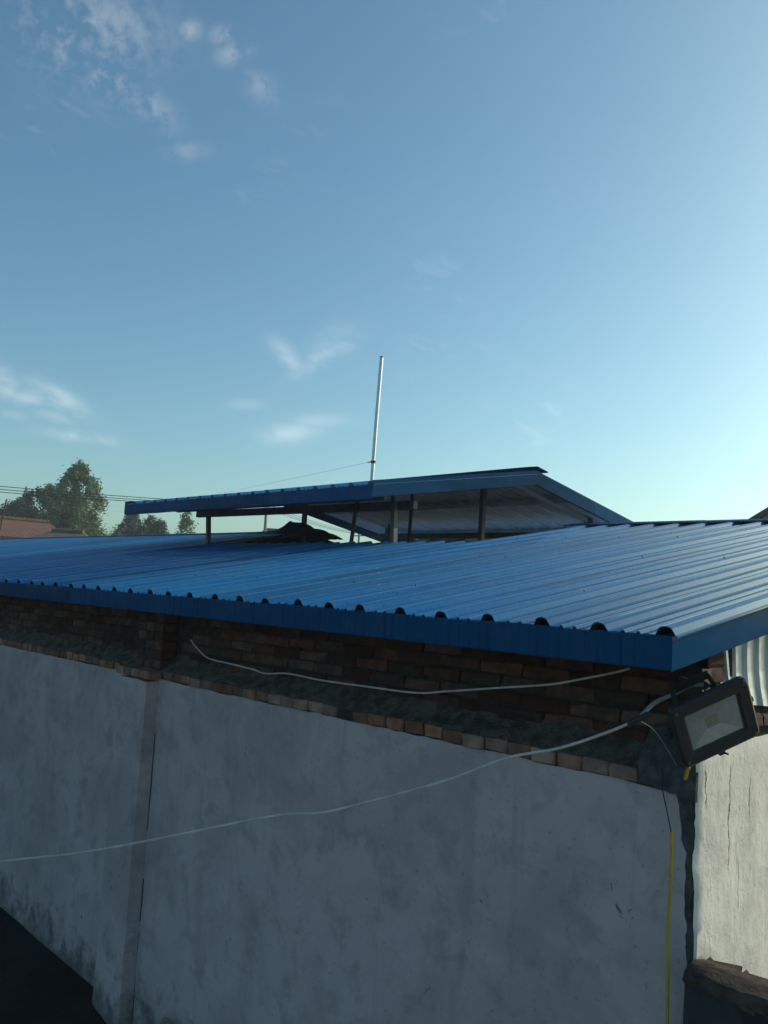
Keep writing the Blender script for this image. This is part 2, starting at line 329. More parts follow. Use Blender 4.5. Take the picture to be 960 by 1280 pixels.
class MB:
    """collects shapes given in world coordinates"""
    def __init__(s): s.v = []; s.f = []; s.m = []
    def add(s, vs, fs, mi=0):
        b = len(s.v); s.v += [Vector(v) for v in vs]; s.f += [[i+b for i in f] for f in fs]; s.m += [mi]*len(fs)
    def box(s, x0, x1, y0, y1, z0, z1, mi=0):
        s.add([(x, y, z) for z in (z0, z1) for y in (y0, y1) for x in (x0, x1)],
              [(0, 2, 3, 1), (4, 5, 7, 6), (0, 1, 5, 4), (2, 6, 7, 3), (0, 4, 6, 2), (1, 3, 7, 5)], mi)
    def bar(s, a, b, w, h, mi=0, upd=(0, 0, 1)):
        a, b = Vector(a), Vector(b); d = (b-a).normalized(); u = Vector(upd)
        if abs(d.dot(u)) > .95: u = Vector((0, 1, 0))
        sx = d.cross(u).normalized()*w/2; sz = sx.cross(d).normalized()*h/2
        s.add([p+i*sx+j*sz for p in (a, b) for i, j in ((-1, -1), (1, -1), (1, 1), (-1, 1))],
              [(3, 2, 1, 0), (4, 5, 6, 7), (0, 1, 5, 4), (1, 2, 6, 5), (2, 3, 7, 6), (3, 0, 4, 7)], mi)
    def tube(s, pts, r, n=8, r2=None, mi=0):
        pts = [Vector(p) for p in pts]; k = len(pts); base = len(s.v); nrm = Vector((0, 0, 1))
        for i, p in enumerate(pts):
            d = (pts[min(i+1, k-1)]-pts[max(i-1, 0)]).normalized()
            if abs(d.dot(nrm)) > .96: nrm = Vector((1, .1, 0))
            a = d.cross(nrm).normalized(); b = a.cross(d); rr = r if r2 is None else r+(r2-r)*i/max(k-1, 1)
            s.v += [p+(a*math.cos(2*math.pi*j/n)+b*math.sin(2*math.pi*j/n))*rr for j in range(n)]
        for i in range(k-1):
            for j in range(n):
                q = (j+1) % n; s.f.append([base+i*n+j, base+i*n+q, base+(i+1)*n+q, base+(i+1)*n+j]); s.m.append(mi)
        s.f.append([base+j for j in range(n)][::-1]); s.f.append([base+(k-1)*n+j for j in range(n)]); s.m += [mi, mi]
    def prism(s, prof, axis, a0, a1, mi=0):
        """closed profile (list of 2d points) swept along an axis: x -> (y,z), y -> (x,z)"""
        P = (lambda t, q: (t, q[0], q[1])) if axis == 'x' else ((lambda t, q: (q[0], t, q[1])) if axis == 'y' else (lambda t, q: (q[0], q[1], t)))
        n = len(prof)
        s.add([P(a0, q) for q in prof]+[P(a1, q) for q in prof],
              [list(range(n))[::-1], list(range(n, 2*n))]+[[i, (i+1) % n, n+(i+1) % n, n+i] for i in range(n)], mi)
    def build(s, name, mats, parent=None, loc=None, smooth_=False):
        loc = Vector(loc) if loc is not None else (wl(parent) if parent else Vector((0, 0, 0)))
        me = mesh(name, [v-loc for v in s.v], s.f, mats, smooth_, s.m)
        bm = bmesh.new(); bm.from_mesh(me); bmesh.ops.recalc_face_normals(bm, faces=bm.faces); bm.to_mesh(me); bm.free()
        return link(bpy.data.objects.new(name, me), parent, loc)
def spline(pts, sub=6):
    pts = [Vector(p) for p in pts]; out = []
    for i in range(len(pts)-1):
        p0, p1, p2, p3 = pts[max(i-1, 0)], pts[i], pts[i+1], pts[min(i+2, len(pts)-1)]
        for k in range(sub):
            u = k/sub
            out.append(.5*((2*p1)+(p2-p0)*u+(2*p0-5*p1+4*p2-p3)*u*u+(3*p1-p0-3*p2+p3)*u**3))
    return out+[pts[-1]]
def nz(*p, s=1.0): return noise.noise(Vector(p)*s)

# ------------------------------------------------------------------ ground
gv, gf = [], []
xs = [-3000, -600, -120, -40, -20] + [-12+i*.4 for i in range(46)] + [10, 20, 60, 300, 3000]
ys = [-3000, -300, -60, -20, -8] + [-6+i*.4 for i in range(18)] + [4, 8, 14, 30, 80, 300, 900, 3000]
for y in ys:
    for x in xs:
        z = 0.0
        if -12 < x < 6 and -6 < y < .3: z = .03*nz(x, y, 0, s=1.1)+.015*nz(x, y, 4, s=3.3)
        if x < -4.2 and -.9 < y < .5 and x > -14: z += .07*max(0, 1-abs(y)/.9)
        gv.append((x, y, z))
nx = len(xs)
for j in range(len(ys)-1):
    for i in range(nx-1): gf.append([j*nx+i, j*nx+i+1, (j+1)*nx+i+1, (j+1)*nx+i])
g = link(bpy.data.objects.new('ground', mesh('ground', gv, gf, 'soil', True)), None, (0, 0, 0)); g['kind'] = 'structure'

# ------------------------------------------------------------------ the shed
XE = -26.0                                # far end
SL = math.tan(R_(10.5)); TILT = .005
Z_EAVE, Y_EAVE, Y_RIDGE = 2.881, -.28, 4.8
Z_RIDGE = Z_EAVE+(Y_RIDGE-Y_EAVE)*SL
Y_FAR = 2*Y_RIDGE-Y_EAVE
CUT_X0, CUT_X1, CUT_Y0 = -8.85, -4.42, 3.02
shed = thing('farm_shed', 'long farm shed with whitewashed walls, exposed brick course and blue ribbed metal roof', 'shed', (XE/2, Y_RIDGE, 0))

# long rendered wall facing the yard: a grid with trowel waves and a ragged top and corner edge
def long_wall():
    xs = [XE+i*.7 for i in range(25)] + [-8.9+.05*i for i in range(int(8.87/.05)+1)]
    xs = [x for x in xs if x < -.045]
    zs = [.0]+[.06*i for i in range(1, 27)]+[1.60+.022*i for i in range(32)]+[2.30, 2.313]
    v, f = [], []
    xs = xs+[-.02]
    for zi, z in enumerate(zs):
        for xi, x in enumerate(xs):
            xx, zz = x, z
            y = .006*nz(x, 0, z, s=1.5)+.0035*nz(x, 3, z, s=5)+.0012*nz(x, 7, z, s=16)
            if xi == len(xs)-1:
                xx = -.012-.022*max(0, min(1, (z-1.75)/.4))+.014*nz(0, 0, z, s=6)+.012*nz(0, 4, z, s=24)
                if z > 2.05: xx -= .30*(z-2.05)**2*1.8
                y += .008
            if xi == len(xs)-2: xx = min(x, -.055-(max(0, z-2.05)**2)*.8); y += .002
            if zi == len(zs)-1:
                zz += .010*nz(x, 0, 0, s=4)+.006*nz(x, 5, 0, s=19); y += .006
            v.append((xx, y, zz))
    n = len(xs)
    for j in range(len(zs)-1):
        for i in range(n-1): f.append([j*n+i, j*n+i+1, (j+1)*n+i+1, (j+1)*n+i])
    return v, f
v, f = long_wall()
o = wl(shed)
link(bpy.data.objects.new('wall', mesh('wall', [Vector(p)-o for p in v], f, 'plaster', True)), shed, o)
mb = MB()                                  # masonry core behind the render, up to the brick shelf
mb.box(XE, -.004, .018, .36, 0, 2.325)
mb.build('wall_core', 'cement', shed)

# pilaster
def pilaster(x0, x1, y0, z1):
    prof = []
    xf = x1-.045                            # side shape splayed so it faces more sky and renders paler
    for a, b in ((x0, .02), (x0, y0+.02), (x0+.012, y0+.004), (x0+.03, y0), ((x0+xf)/2-.08, y0), ((x0+xf)/2, y0), ((x0+xf)/2+.08, y0), (xf-.03, y0), (xf-.008, y0+.003), (xf+.012, y0+.014), ((xf+x1)/2, y0*.45), (x1-.004, .004), (x1, .02)):
        prof.append((a, b))
    zs = [i*z1/46 for i in range(47)]; v, f = [], []; n = len(prof)
    for zi, z in enumerate(zs):
        for a, b in prof:
            zz = z+(.012*nz(a, b, 1, s=14) if zi == 46 else 0)
            v.append((a+.004*nz(a, b, z, s=4)+.003*nz(a, b, z, s=14), b+.005*nz(a, b+3, z, s=3)+.003*nz(a, b+9, z, s=12), zz))
    for j in range(46):
        for i in range(n-1): f.append([j*n+i, j*n+i+1, (j+1)*n+i+1, (j+1)*n+i])
    f.append([46*n+i for i in range(n)])
    return v, f
v, f = pilaster(-4.35, -3.927, -.095, 2.30)
link(bpy.data.objects.new('pilaster', mesh('pilaster', [Vector(p)-o for p in v], f, 'plaster', True)), shed, o)

mb = MB()                                   # open joint where the pilaster render has parted from the wall
for za, zb in ((.05, .62), (.70, .98), (1.30, 1.95)):
    mb.tube([(-3.924+.006*nz(za+(zb-za)*q/14, 1, 0, s=9), -.001+.003*nz(za+(zb-za)*q/14, 2, 0, s=14), za+(zb-za)*q/14) for q in range(15)], .0032, 5)
mb.build('open_joint', 'mortar_dark', shed)

# gable wall in the sun: thick render sheet with a ragged edge at the corner
def gable_wall():
    ys = [.012]+[.03+.045*i for i in range(52)]+[2.6+.5*i for i in range(14)]+[Y_FAR-.2]
    zs = [.06*i for i in range(27)]+[1.60+.022*i for i in range(38)]+[2.43, 2.455]
    v, f = [], []
    for zi, z in enumerate(zs):
        for yi, y in enumerate(ys):
            x = .012+.006*nz(0, y, z, s=1.6)+.004*nz(3, y*1.5, z*.6, s=6)+.0014*nz(7, y, z*.4, s=24)
            yy, zz = y, z
            if yi == 0: yy = .016+.014*nz(0, 0, z, s=7)+.012*nz(0, 2, z, s=26); x -= .008
            if zi == len(zs)-1: zz += .035*math.sin(min(y, .6)*2.4)+.014*nz(0, y, 0, s=6)+.007*nz(0, y, 3, s=21); x -= .01
            v.append((x, yy, zz))
    n = len(ys)
    for j in range(len(zs)-1):
        for i in range(n-1): f.append([j*n+i, j*n+i+1, (j+1)*n+i+1, (j+1)*n+i])
    return v, f
v, f = gable_wall()
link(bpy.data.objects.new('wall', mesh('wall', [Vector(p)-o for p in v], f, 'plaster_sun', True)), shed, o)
mb = MB(); mb.box(-.34, 0.0, .365, Y_FAR-.2, 0, 2.455)
mb.box(XE, -.345, Y_FAR-.5, Y_FAR-.2, 0, 2.8); mb.box(XE, XE+.3, .365, Y_FAR-.505, 0, 2.8)
mb.build('wall_core', 'cement', shed)

# bricks -------------------------------------------------
def brick_mesh(name, lx, ly, lz, mat, jit=.003):
    bm = bmesh.new(); bmesh.ops.create_cube(bm, size=1)
    for q in bm.verts: q.co = Vector((q.co.x*lx, q.co.y*ly, q.co.z*lz))
    bmesh.ops.bevel(bm, geom=list(bm.edges), offset=.0045, segments=1, affect='EDGES', profile=.5)
    for q in bm.verts: q.co += Vector([random.uniform(-jit, jit) for _ in range(3)])
    me = bpy.data.meshes.new(name); bm.to_mesh(me); bm.free(); me.materials.append(MT[mat]); return me
stret = [brick_mesh('brick', .24, .115, .054, 'brick', .0065) for _ in range(6)]
half = [brick_mesh('brick', .115, .115, .054, 'brick', .005) for _ in range(4)]
head = [brick_mesh('brick', .116, .20, .054, 'brick_pale', .004) for _ in range(8)]
def brick(me, parent, x, y, z, rz=0.0, rx=0.0, ry=0.0):
    b = bpy.data.objects.new('brick', me); link(b, parent, (x, y, z)); b.rotation_euler = (rx, ry, rz); return b
U = random.uniform
Y_UP = .12                                 # face of the brickwork above the shelf
mb = MB(); mb.box(XE, -.012, Y_UP+.012, Y_UP+.23, 2.325, 2.86)
mb.box(-4.285, -3.95, .012, Y_UP+.02, 2.33, 2.85)
mb.box(-.235, -.008, Y_UP+.232, Y_FAR-.25, 2.455, 2.62)
upper = mb.build('brickwork', 'mortar_dark', shed)
nrow = 7
for r in range(nrow):
    z = 2.412+.064*r; x = -.004-(0 if r % 2 else .125)
    if r % 2 == 0: brick(random.choice(half), upper, -.062, Y_UP+.058, z, U(-.02, .02))
    while x > -8.75:
        cx = x-.12
        if not (-4.42 < cx < -3.83):
            brick(random.choice(stret), upper, cx, Y_UP+.0575+U(-.010, .008), z+U(-.004, .004), U(-.02, .02), U(-.03, .03), U(-.018, .018))
        x -= .25
    # the brick pier over the pilaster: headers round its three sides
    for k, px in enumerate((-4.243, -4.118, -3.993)):
        brick(random.choice(half), upper, px+(0.0 if r % 2 else .0), .058+U(-.004, .004), z+U(-.002, .002), U(-.02, .02))
# shelf of header bricks
mb = MB(); mb.box(XE, -.21, .004, .12, 2.316, 2.366)
shelf = mb.build('brick_shelf', 'mortar_dark', shed)
x = -.275; k = 0
while x > -8.75:
    if not (-4.46 < x < -3.85):
        if random.random() > .035:
            brick(random.choice(head), shelf, x, .085+U(-.008, .012), 2.345+U(-.004, .003), U(-.03, .03), U(-.03, .02), U(-.03, .03))
    x -= .1255+U(-.003, .004)
for px in (-4.35, -4.225, -4.10, -3.97):
    brick(random.choice(head), shelf, px, .0+U(-.006, .006), 2.343, U(-.03, .03), 0, U(-.02, .02))
# sloped mortar fillet on the shelf
v, f = [], []
xs = [XE, -18, -12]+[-8.9+.035*i for i in range(250)]; xs = [x for x in xs if x < -.17]+[-.17]
prof = [(.004, 2.372), (.02, 2.384), (.05, 2.402), (.08, 2.422), (.105, 2.444), (.117, 2.464), (.135, 2.474)]
for x in xs:
    for k, (a, b) in enumerate(prof):
        hh = 1+.32*nz(x, 0, 0, s=2.2)+.12*nz(x, 3, 0, s=7)
        a2 = a+.016*nz(x, k*.6, 0, s=6)+.012*nz(x, k*.9, 5, s=20); b2 = 2.372+(b-2.372)*hh+.012*nz(x, k*.6, 9, s=7)+.012*nz(x, k*.9, 2, s=22)
        if k == 0: b2 = 2.366; a2 = .004+.012*abs(nz(x, 1, 1, s=9))
        v.append((x, min(a2, .135), b2))
n = len(prof)
for i in range(len(xs)-1):
    for k in range(n-1): f.append([i*n+k, (i+1)*n+k, (i+1)*n+k+1, i*n+k+1])
link(bpy.data.objects.new('mortar_fillet', mesh('mortar_fillet', [Vector(p)-o for p in v], f, 'mortar', True)), shed, o)
# cement patch at the bare corner
def lumpy_patch(pts_fn, nu, nv):
    v, f = [], []
    for j in range(nv+1):
        for i in range(nu+1): v.append(pts_fn(i/nu, j/nv))
    for j in range(nv):
        for i in range(nu): f.append([j*(nu+1)+i, j*(nu+1)+i+1, (j+1)*(nu+1)+i+1, (j+1)*(nu+1)+i])
    return v, f
def pf(u, w):
    x = -.235+u*.245; z = 2.318+w*.217+.012*nz(u*3, 1, 0, s=2.0)-.03*u*u*(1-w)
    y = -.004+(.0 if w < .35 else (w-.35)*.17)+.010*nz(x, z, 0, s=9)+.006*nz(x, z, 3, s=30)
    if u > .93: y += .03*(u-.93)/.07; x = .008
    if u < .06: y += .02
    if w > .95: y += .02
    return (x+.004*nz(x, z, 8, s=20), y, z+.012*nz(x, 4, z, s=12)*(1 if w > .8 else 0))
v, f = lumpy_patch(pf, 26, 26)
link(bpy.data.objects.new('cement_patch', mesh('cement_patch', [Vector(p)-o for p in v], f, 'cement', True)), shed, o)
def pf2(u, w):                              # broken corner arris below it
    z = .02+w*2.3; a = u*math.pi/2; r = .016
    x = -.06+u*.068; y = .010+(.0 if u < .75 else (u-.75)*.10)
    d = .005*nz(z, u, 0, s=8)+.0045*nz(z, u, 4, s=30)
    return (x+d, y-abs(d)*.6, z)
v, f = lumpy_patch(pf2, 8, 120)
link(bpy.data.objects.new('broken_corner', mesh('broken_corner', [Vector(p)-o for p in v], f, 'cement', True)), shed, o)
# one course of bricks on top of the gable wall, under the cladding
y = .42; k = 0
while y < 3.2:
    brick(random.choice(stret), upper, -.045+U(-.006, .004), y, 2.535+U(-.004, .004)+.012, math.pi/2+U(-.02, .02)); y += .252
for yy in (.20, .32): brick(random.choice(half), upper, -.052, yy, 2.50+U(-.004, .004), math.pi/2+U(-.03, .03))

# ------------------------------------------------------------------ roof
PITCH = .2625
def rib_profile(n, first=True):
    p = []
    for k in range(n):
        c = k*PITCH
        p += [(c-.044, 0), (c-.037, .005), (c-.025, .025), (c-.015, .031), (c, .033), (c+.015, .031), (c+.025, .025), (c+.037, .005), (c+.044, 0)]
        for q in (.104, .164):
            p += [(c+q-.011, 0), (c+q-.005, .010), (c+q+.005, .010), (c+q+.011, 0)]
    p.append((n*PITCH-.0442, 0)); return p
def sheet_mesh(name, nrib, length, wav=.0012, th=.004, seg=.6, jit=0.0, under='board'):
    """ribbed sheet: ribs along +y from 0 to length, first rib at x=0, going to -x; lies in a sloped plane"""
    pr = rib_profile(nrib); n = len(pr); m = max(2, int(length/seg))
    v, f, fm = [], [], []
    for side in (0, 1):
        for j in range(m+1):
            for u, h in pr:
                kr = int((u+.06)/PITCH); s = length*j/m+(jit*math.sin(kr*5.1+jit*900)*2 if j == 0 else 0)
                if h > .02: h *= 1+jit*9*math.sin(kr*3.7+jit*1300)
                w = wav*nz(u*3, s*1.3, nrib, s=1.0)*2 if 0 < j < m else 0
                v.append((-u, s, h+w-th*side))
    L = (m+1)*n
    for j in range(m):
        for i in range(n-1):
            a = j*n+i
            f.append([a, a+n, a+n+1, a+1]); fm.append(0)
            f.append([L+a, L+a+1, L+a+n+1, L+a+n]); fm.append(1)
    for i in range(n-1):
        f.append([i, i+1, L+i+1, L+i]); fm.append(0)
        a = m*n+i; f.append([a+1, a, L+a, L+a+1]); fm.append(0)
    for j in range(m):
        a = j*n; f.append([a+n, a, L+a, L+a+n]); fm.append(0)
        a = j*n+n-1; f.append([a, a+n, L+a+n, L+a]); fm.append(0)
    return mesh(name, v, f, ['blue', under], False, fm)  # dark board underside puts the shade of the rib hollows into the colour
ANG = math.atan(SL)
LEN_FULL = (Y_RIDGE-Y_EAVE)/math.cos(ANG)-.03
LEN_CUT = (CUT_Y0-Y_EAVE)/math.cos(ANG)
X0 = .045                                   # first rib, over the rake edge
# underlay deck, tilted slightly along its length with everything on it
mb = MB()
NS = int((X0-XE)/(3*PITCH))+1
XEND = X0-NS*3*PITCH
def deck(x0, x1, ya, yb):
    za, zb = Z_EAVE+(ya-Y_EAVE)*SL, Z_EAVE+(yb-Y_EAVE)*SL
    mb.prism([(ya, za-.012), (yb, zb-.012), (yb, zb-.034), (ya, za-.034)], 'x', x0, x1)
    ya, yb = 2*Y_RIDGE-ya, 2*Y_RIDGE-yb
    mb.prism([(ya, za-.012), (yb, zb-.012), (yb, zb-.034), (ya, za-.034)], 'x', x0, x1)
CA, CB = X0-PITCH*3*11+.03, X0-PITCH*3*5+.03       # cut edges fall on sheet joints
CUT_X0, CUT_X1 = CA, CB
deck(XEND+.05, CA+.01, Y_EAVE+.02, Y_RIDGE-.003); deck(CA+.012, CB-.012, Y_EAVE+.02, CUT_Y0-.03); deck(CB-.01, X0-.03, Y_EAVE+.02, Y_RIDGE-.003)
roof = mb.build('roof', 'board', shed, loc=(0, Y_RIDGE, Z_EAVE)); roof.rotation_euler = (0, TILT, 0)
mf = [sheet_mesh('roof_sheet', 3, LEN_FULL, jit=q) for q in (.004, .006, .009, .011)]; mc = [sheet_mesh('roof_sheet', 3, LEN_CUT, jit=q) for q in (.004, .007, .010)]
for i in range(NS):
    xc = X0-3*PITCH*i; cut = 5 <= i < 11
    me = random.choice(mc if cut else mf)
    s = bpy.data.objects.new('roof_sheet', me); link(s, roof, (xc, Y_EAVE+U(-.004, .004), Z_EAVE+U(0, .0012))); s.rotation_euler = (ANG, 0, 0)
    s = bpy.data.objects.new('roof_sheet', me); link(s, roof, (xc-3*PITCH+.08, Y_FAR, Z_EAVE)); s.rotation_euler = (ANG, 0, math.pi)
# fascia along the eave in lapped lengths, then the rake
def strip(name, x0, x1, y, z0, z1, parent, lean=.0, mat='blue_trim'):
    n = max(2, int((x1-x0)/.12)); v, f = [], []
    rows = [(z1, .018), (z1, .0), (z1-.006, -.002), (z0+.35*(z1-z0), -.001), (z0+.006, .0), (z0, .004), (z0, .022)]
    ph = U(0, 50)
    for i in range(n+1):
        x = x0+(x1-x0)*i/n
        for k, (z, d) in enumerate(rows):
            w = (.006*nz(x+ph, z, 0, s=3.0)+.003*nz(x+ph, z, 2, s=9)) if 1 <= k <= 5 else 0
            v.append((x, y+d+w, z+.0035*nz(x+ph, 0, (k > 3)*5, s=2.5)))
    m = len(rows)
    for i in range(n):
        for k in range(m-1): f.append([i*m+k, i*m+k+1, (i+1)*m+k+1, (i+1)*m+k])
    loc = wl(parent)
    return link(bpy.data.objects.new(name, mesh(name, [Vector(p)-loc for p in v], f, mat, False)), parent, loc)
xx = .0665; k = 0
while xx > XEND+.3:
    w = 1.62 if k else 1.72
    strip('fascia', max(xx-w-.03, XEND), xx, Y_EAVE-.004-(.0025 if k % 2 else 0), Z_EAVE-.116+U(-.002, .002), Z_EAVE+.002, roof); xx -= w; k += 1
def rake(x, ya, za, yb, zb, h, parent, name='rake_fascia', lip=.05, fold=.012, mat='blue_trim', seg=.3):
    """flashing on a sloped gable edge: outer face at x, lip folded over the top towards -x"""
    n = max(2, int(math.hypot(yb-ya, zb-za)/seg)); v, f = [], []; ph = U(0, 40)
    for i in range(n+1):
        t = i/n; y, z = ya+(yb-ya)*t, za+(zb-za)*t
        w = .0025*nz(y+ph, 0, 0, s=3)+.001*nz(y+ph, 5, 0, s=9)
        for a, b in ((-lip, .001), (-.008, .001), (-.002, -.003), (w, -.020), (w, -h+.006), (-.003, -h), (-.003-fold*2, -h+.001)):
            v.append((x+a, y, z+b))
    for i in range(n):
        for k in range(6): f.append([i*7+k, (i+1)*7+k, (i+1)*7+k+1, i*7+k+1])
    loc = wl(parent); a, b, c = (Vector(v[i]) for i in f[3][:3])
    if ((b-a).cross(c-b)).x*(1 if lip > 0 else -1) < 0: f = [q[::-1] for q in f]
    return link(bpy.data.objects.new(name, mesh(name, [Vector(p)-loc for p in v], f, mat, False)), parent, loc)
LIFT = .040
ysp = [Y_EAVE-.006, 1.45, 3.1, Y_RIDGE]
for a, b in zip(ysp[:-1], ysp[1:]):
    za, zb = Z_EAVE+(a-Y_EAVE)*SL, Z_EAVE+(b-Y_EAVE)*SL
    rake(X0+.022, a, za+.004, b+.02, zb+.004+.02*SL, .124, roof, lip=.012)
    rake(X0+.022, 2*Y_RIDGE-a, za+.004, 2*Y_RIDGE-b-.02, zb+.004, .124, roof, lip=.012)
# ridge cap pieces
def ridge_cap(x0, x1, yr, zr, sl, parent, w=.20, lip=.012, lift=.042):
    prof = [(-w, -w*sl-lip), (-w, -w*sl), (0, 0), (w, -w*sl), (w, -w*sl-lip), (w-.004, -w*sl-lip), (w-.004, -w*sl-.004), (0, -.005), (-w+.004, -w*sl-.004), (-w+.004, -w*sl-lip)]
    m = MB(); m.prism([(yr+a, zr+lift+b) for a, b in prof], 'x', x0, x1); return m.build('ridge_cap', 'blue_trim', parent)
x = X0+.035; k = 0
while x > XEND:
    x1 = max(x-2.5, XEND)
    segs = [(x1, x)]
    if x1 < CB < x: segs = [(CB-.02, x)]
    elif x1 < CA < x: segs = [(x1, CA+.03)]
    elif CA <= x1 and x <= CB: segs = []
    for a, b in segs: ridge_cap(a-.02, b, Y_RIDGE, Z_RIDGE+(.002 if k % 2 else 0), SL, roof)
    x = x1; k += 1
# roofing screws on the ribs
mb = MB()
for y in (.35, 1.75, 3.15, 4.4):
    for j in range(0, 60):
        xr = X0-PITCH*j
        if CA-.3 < xr < CB+.1 and y > CUT_Y0-.2: continue
        if random.random() < .5: continue
        yy = y+U(-.03, .03); z = Z_EAVE+(yy-Y_EAVE)*SL+.033
        mb.tube([(xr+U(-.006, .006), yy, z-.002), (xr, yy, z+.005)], .0055, 6)
sc = mb.build('roofing_screws', 'black', roof); sc['kind'] = 'stuff'

# corrugated cladding in the gable triangle
def cladding():
    pr = []; y = .0; L = 2*(Y_RIDGE-.14)
    while y < L:
        pr += [(y, 0), (y+.062, 0), (y+.070, .014), (y+.092, .014), (y+.100, 0)]; y += .108
    v, f = [], []; rows = 7
    for yy, h in pr:
        yw = .14+yy; top = Z_EAVE+(min(yw, 2*Y_RIDGE-yw)-Y_EAVE)*SL-.02; bot = 2.612+.03*nz(yw, 0, 0, s=2)
        for r in range(rows):
            t = r/(rows-1); z = bot+(top-bot)*t
            fl = max(0, 1-t*2.2)**2*(.022+.030*nz(yw, 3, 0, s=3.2))+.004*nz(yw, z, 0, s=4)   # kicked out at the foot
            sk = max(0, .35-yw)*.55*(1-t)                                                          # the first sheet is cut on the skew
            v.append((-.014+h+fl, yw+sk, z))
    n = len(pr)
    for i in range(n-1):
        for r in range(rows-1): f.append([i*rows+r, (i+1)*rows+r, (i+1)*rows+r+1, i*rows+r+1])
    return v, f
v, f = cladding()
link(bpy.data.objects.new('gable_cladding', mesh('gable_cladding', [Vector(p)-o for p in v], f, 'cladding', False)), shed, o)
mb = MB()                                   # purlin ends and packing timber under the verge
for y in (-.16, .06): mb.box(-.9, .05, y, y+.06, Z_EAVE+(y-Y_EAVE)*SL-.10, Z_EAVE+(y-Y_EAVE)*SL-.037)
mb.box(-.10, -.03, .125, .30, 2.60, 2.90)
mb.build('verge_timber', 'board', shed)

# ------------------------------------------------------------------ raised ridge canopy
MX0, MX1, MZR, MYE = -9.50, -4.45, 4.505, 2.33
MSL = math.tan(R_(10.2)); MANG = math.atan(MSL)
MZE = MZR-(Y_RIDGE-MYE)*MSL-.04
can = thing('ridge_canopy', 'small blue ribbed gable canopy raised on steel posts above the shed ridge', 'canopy', (MX1, Y_RIDGE, 3.4))
can.rotation_euler = (0, TILT, 0)
MLEN = (Y_RIDGE-MYE)/math.cos(MANG)-.02
nm = 6; wsh = (MX1-MX0)/nm; kk = wsh/(3*PITCH)
m_can = sheet_mesh('roof_sheet', 3, MLEN, under='under')
for i in range(nm):
    s = bpy.data.objects.new('roof_sheet', m_can); link(s, can, (MX1-.03-wsh*i, MYE, MZE+U(0, .002))); s.rotation_euler = (MANG, 0, 0); s.scale = (kk, 1, 1)
    s = bpy.data.objects.new('roof_sheet', m_can); link(s, can, (MX0+wsh*i+.03, 2*Y_RIDGE-MYE, MZE+U(0, .002))); s.rotation_euler = (MANG, 0, math.pi); s.scale = (kk, 1, 1)
for y in (MYE, 2*Y_RIDGE-MYE):
    for a, b in ((MX0-.02, -7.75), (-7.77, -6.1), (-6.12, MX1+.005)):
        st = strip('fascia', a, b, MYE-.004, MZE-.138, MZE-.004, can)
        if y > Y_RIDGE: st.scale = (1, -1, 1)
for x, sgn in ((MX1+.012, 1), (MX0-.03, -1)):
    for side in (1, -1):
        for t0, t1 in ((0, .52), (.50, 1.0)):
            ya = MYE-.006+(Y_RIDGE-MYE)*t0; yb = MYE+(Y_RIDGE-MYE)*t1
            za, zb = MZE+(ya-MYE)*MSL+.040, MZE+(yb-MYE)*MSL+.040
            rk = rake(x, ya if side == 1 else 2*Y_RIDGE-ya, za, yb if side == 1 else 2*Y_RIDGE-yb, zb, .165, can, lip=.06 if sgn > 0 else -.03)
ridge_cap(MX0-.04, -7.0, Y_RIDGE, MZR+.004, MSL, can, w=.20); ridge_cap(-7.02, MX1+.022, Y_RIDGE, MZR+.006, MSL, can, w=.20)
def under_z(y): return MZE+(min(y, 2*Y_RIDGE-y)-MYE)*MSL
def main_z(y): return Z_EAVE+(min(y, 2*Y_RIDGE-y)-Y_EAVE)*SL
for y, xa in ((2.62, -8.6), (3.9, -9.3), (Y_RIDGE-.12, -9.3), (Y_RIDGE+.12, -9.3), (5.7, -9.3), (6.98, -9.12)):    # purlins under the sheets
    mb = MB(); h = .15 if y < 3 else .055; mb.bar((xa, y, under_z(y)-.006-h/2), (MX1-.12, y, under_z(y)-.006-h/2), .045, h); mb.build('purlin', 'steel' if y < 3 else 'under', can)
PX = (-8.66, -4.86)
for y in (3.12, 2*Y_RIDGE-3.12):            # beams on the posts
    mb = MB(); mb.bar((-8.93, y, 3.955), (-4.66, y, 3.925), .06, .085); mb.build('beam', 'steel', can)
for x in PX:                                # rafters
    for s in (1, -1):
        y1 = 2.45 if s == 1 else 2*Y_RIDGE-2.45
        mb = MB(); mb.bar((x, y1, under_z(y1)-.066), (x, Y_RIDGE+s*-.02, under_z(Y_RIDGE)-.066), .05, .05); mb.build('rafter', 'under', can)
for x, y, dx, w in ((-8.58, 3.12, -.10, .05), (-4.84, 3.02, -.04, .054), (-8.66, 2*Y_RIDGE-3.12, 0, .08), (-4.86, 2*Y_RIDGE-3.12, 0, .08)):
    mb = MB(); mb.bar((x, y, main_z(y)-.12), (x+dx, y, under_z(y)-.02), w, w); mb.build('post', 'steel', can)
for x in (-8.72, -5.22):
    mb = MB(); mb.bar((x, Y_RIDGE, Z_RIDGE-.25), (x, Y_RIDGE, under_z(Y_RIDGE)-.09), .058, .058); mb.build('post', 'steel', can)
for a, b in (((-5.58, 3.06, main_z(3.06)-.1), (-5.50, 3.06, under_z(3.06)-.08)), ((-6.36, 4.7, Z_RIDGE-.3), (-6.33, 4.7, under_z(4.7)-.05)), ((-8.66, 2*Y_RIDGE-3.3, 3.0), (-7.0, 2*Y_RIDGE-3.1, 3.92))):
    mb = MB(); mb.tube([a, b], .022, 8); mb.build('brace', 'rust', can)
mb = MB(); mb.bar((-8.95, CUT_Y0+.06, main_z(CUT_Y0)-.09), (-4.3, CUT_Y0+.06, main_z(CUT_Y0)-.09), .06, .08); mb.build('sill_beam', 'steel', can)

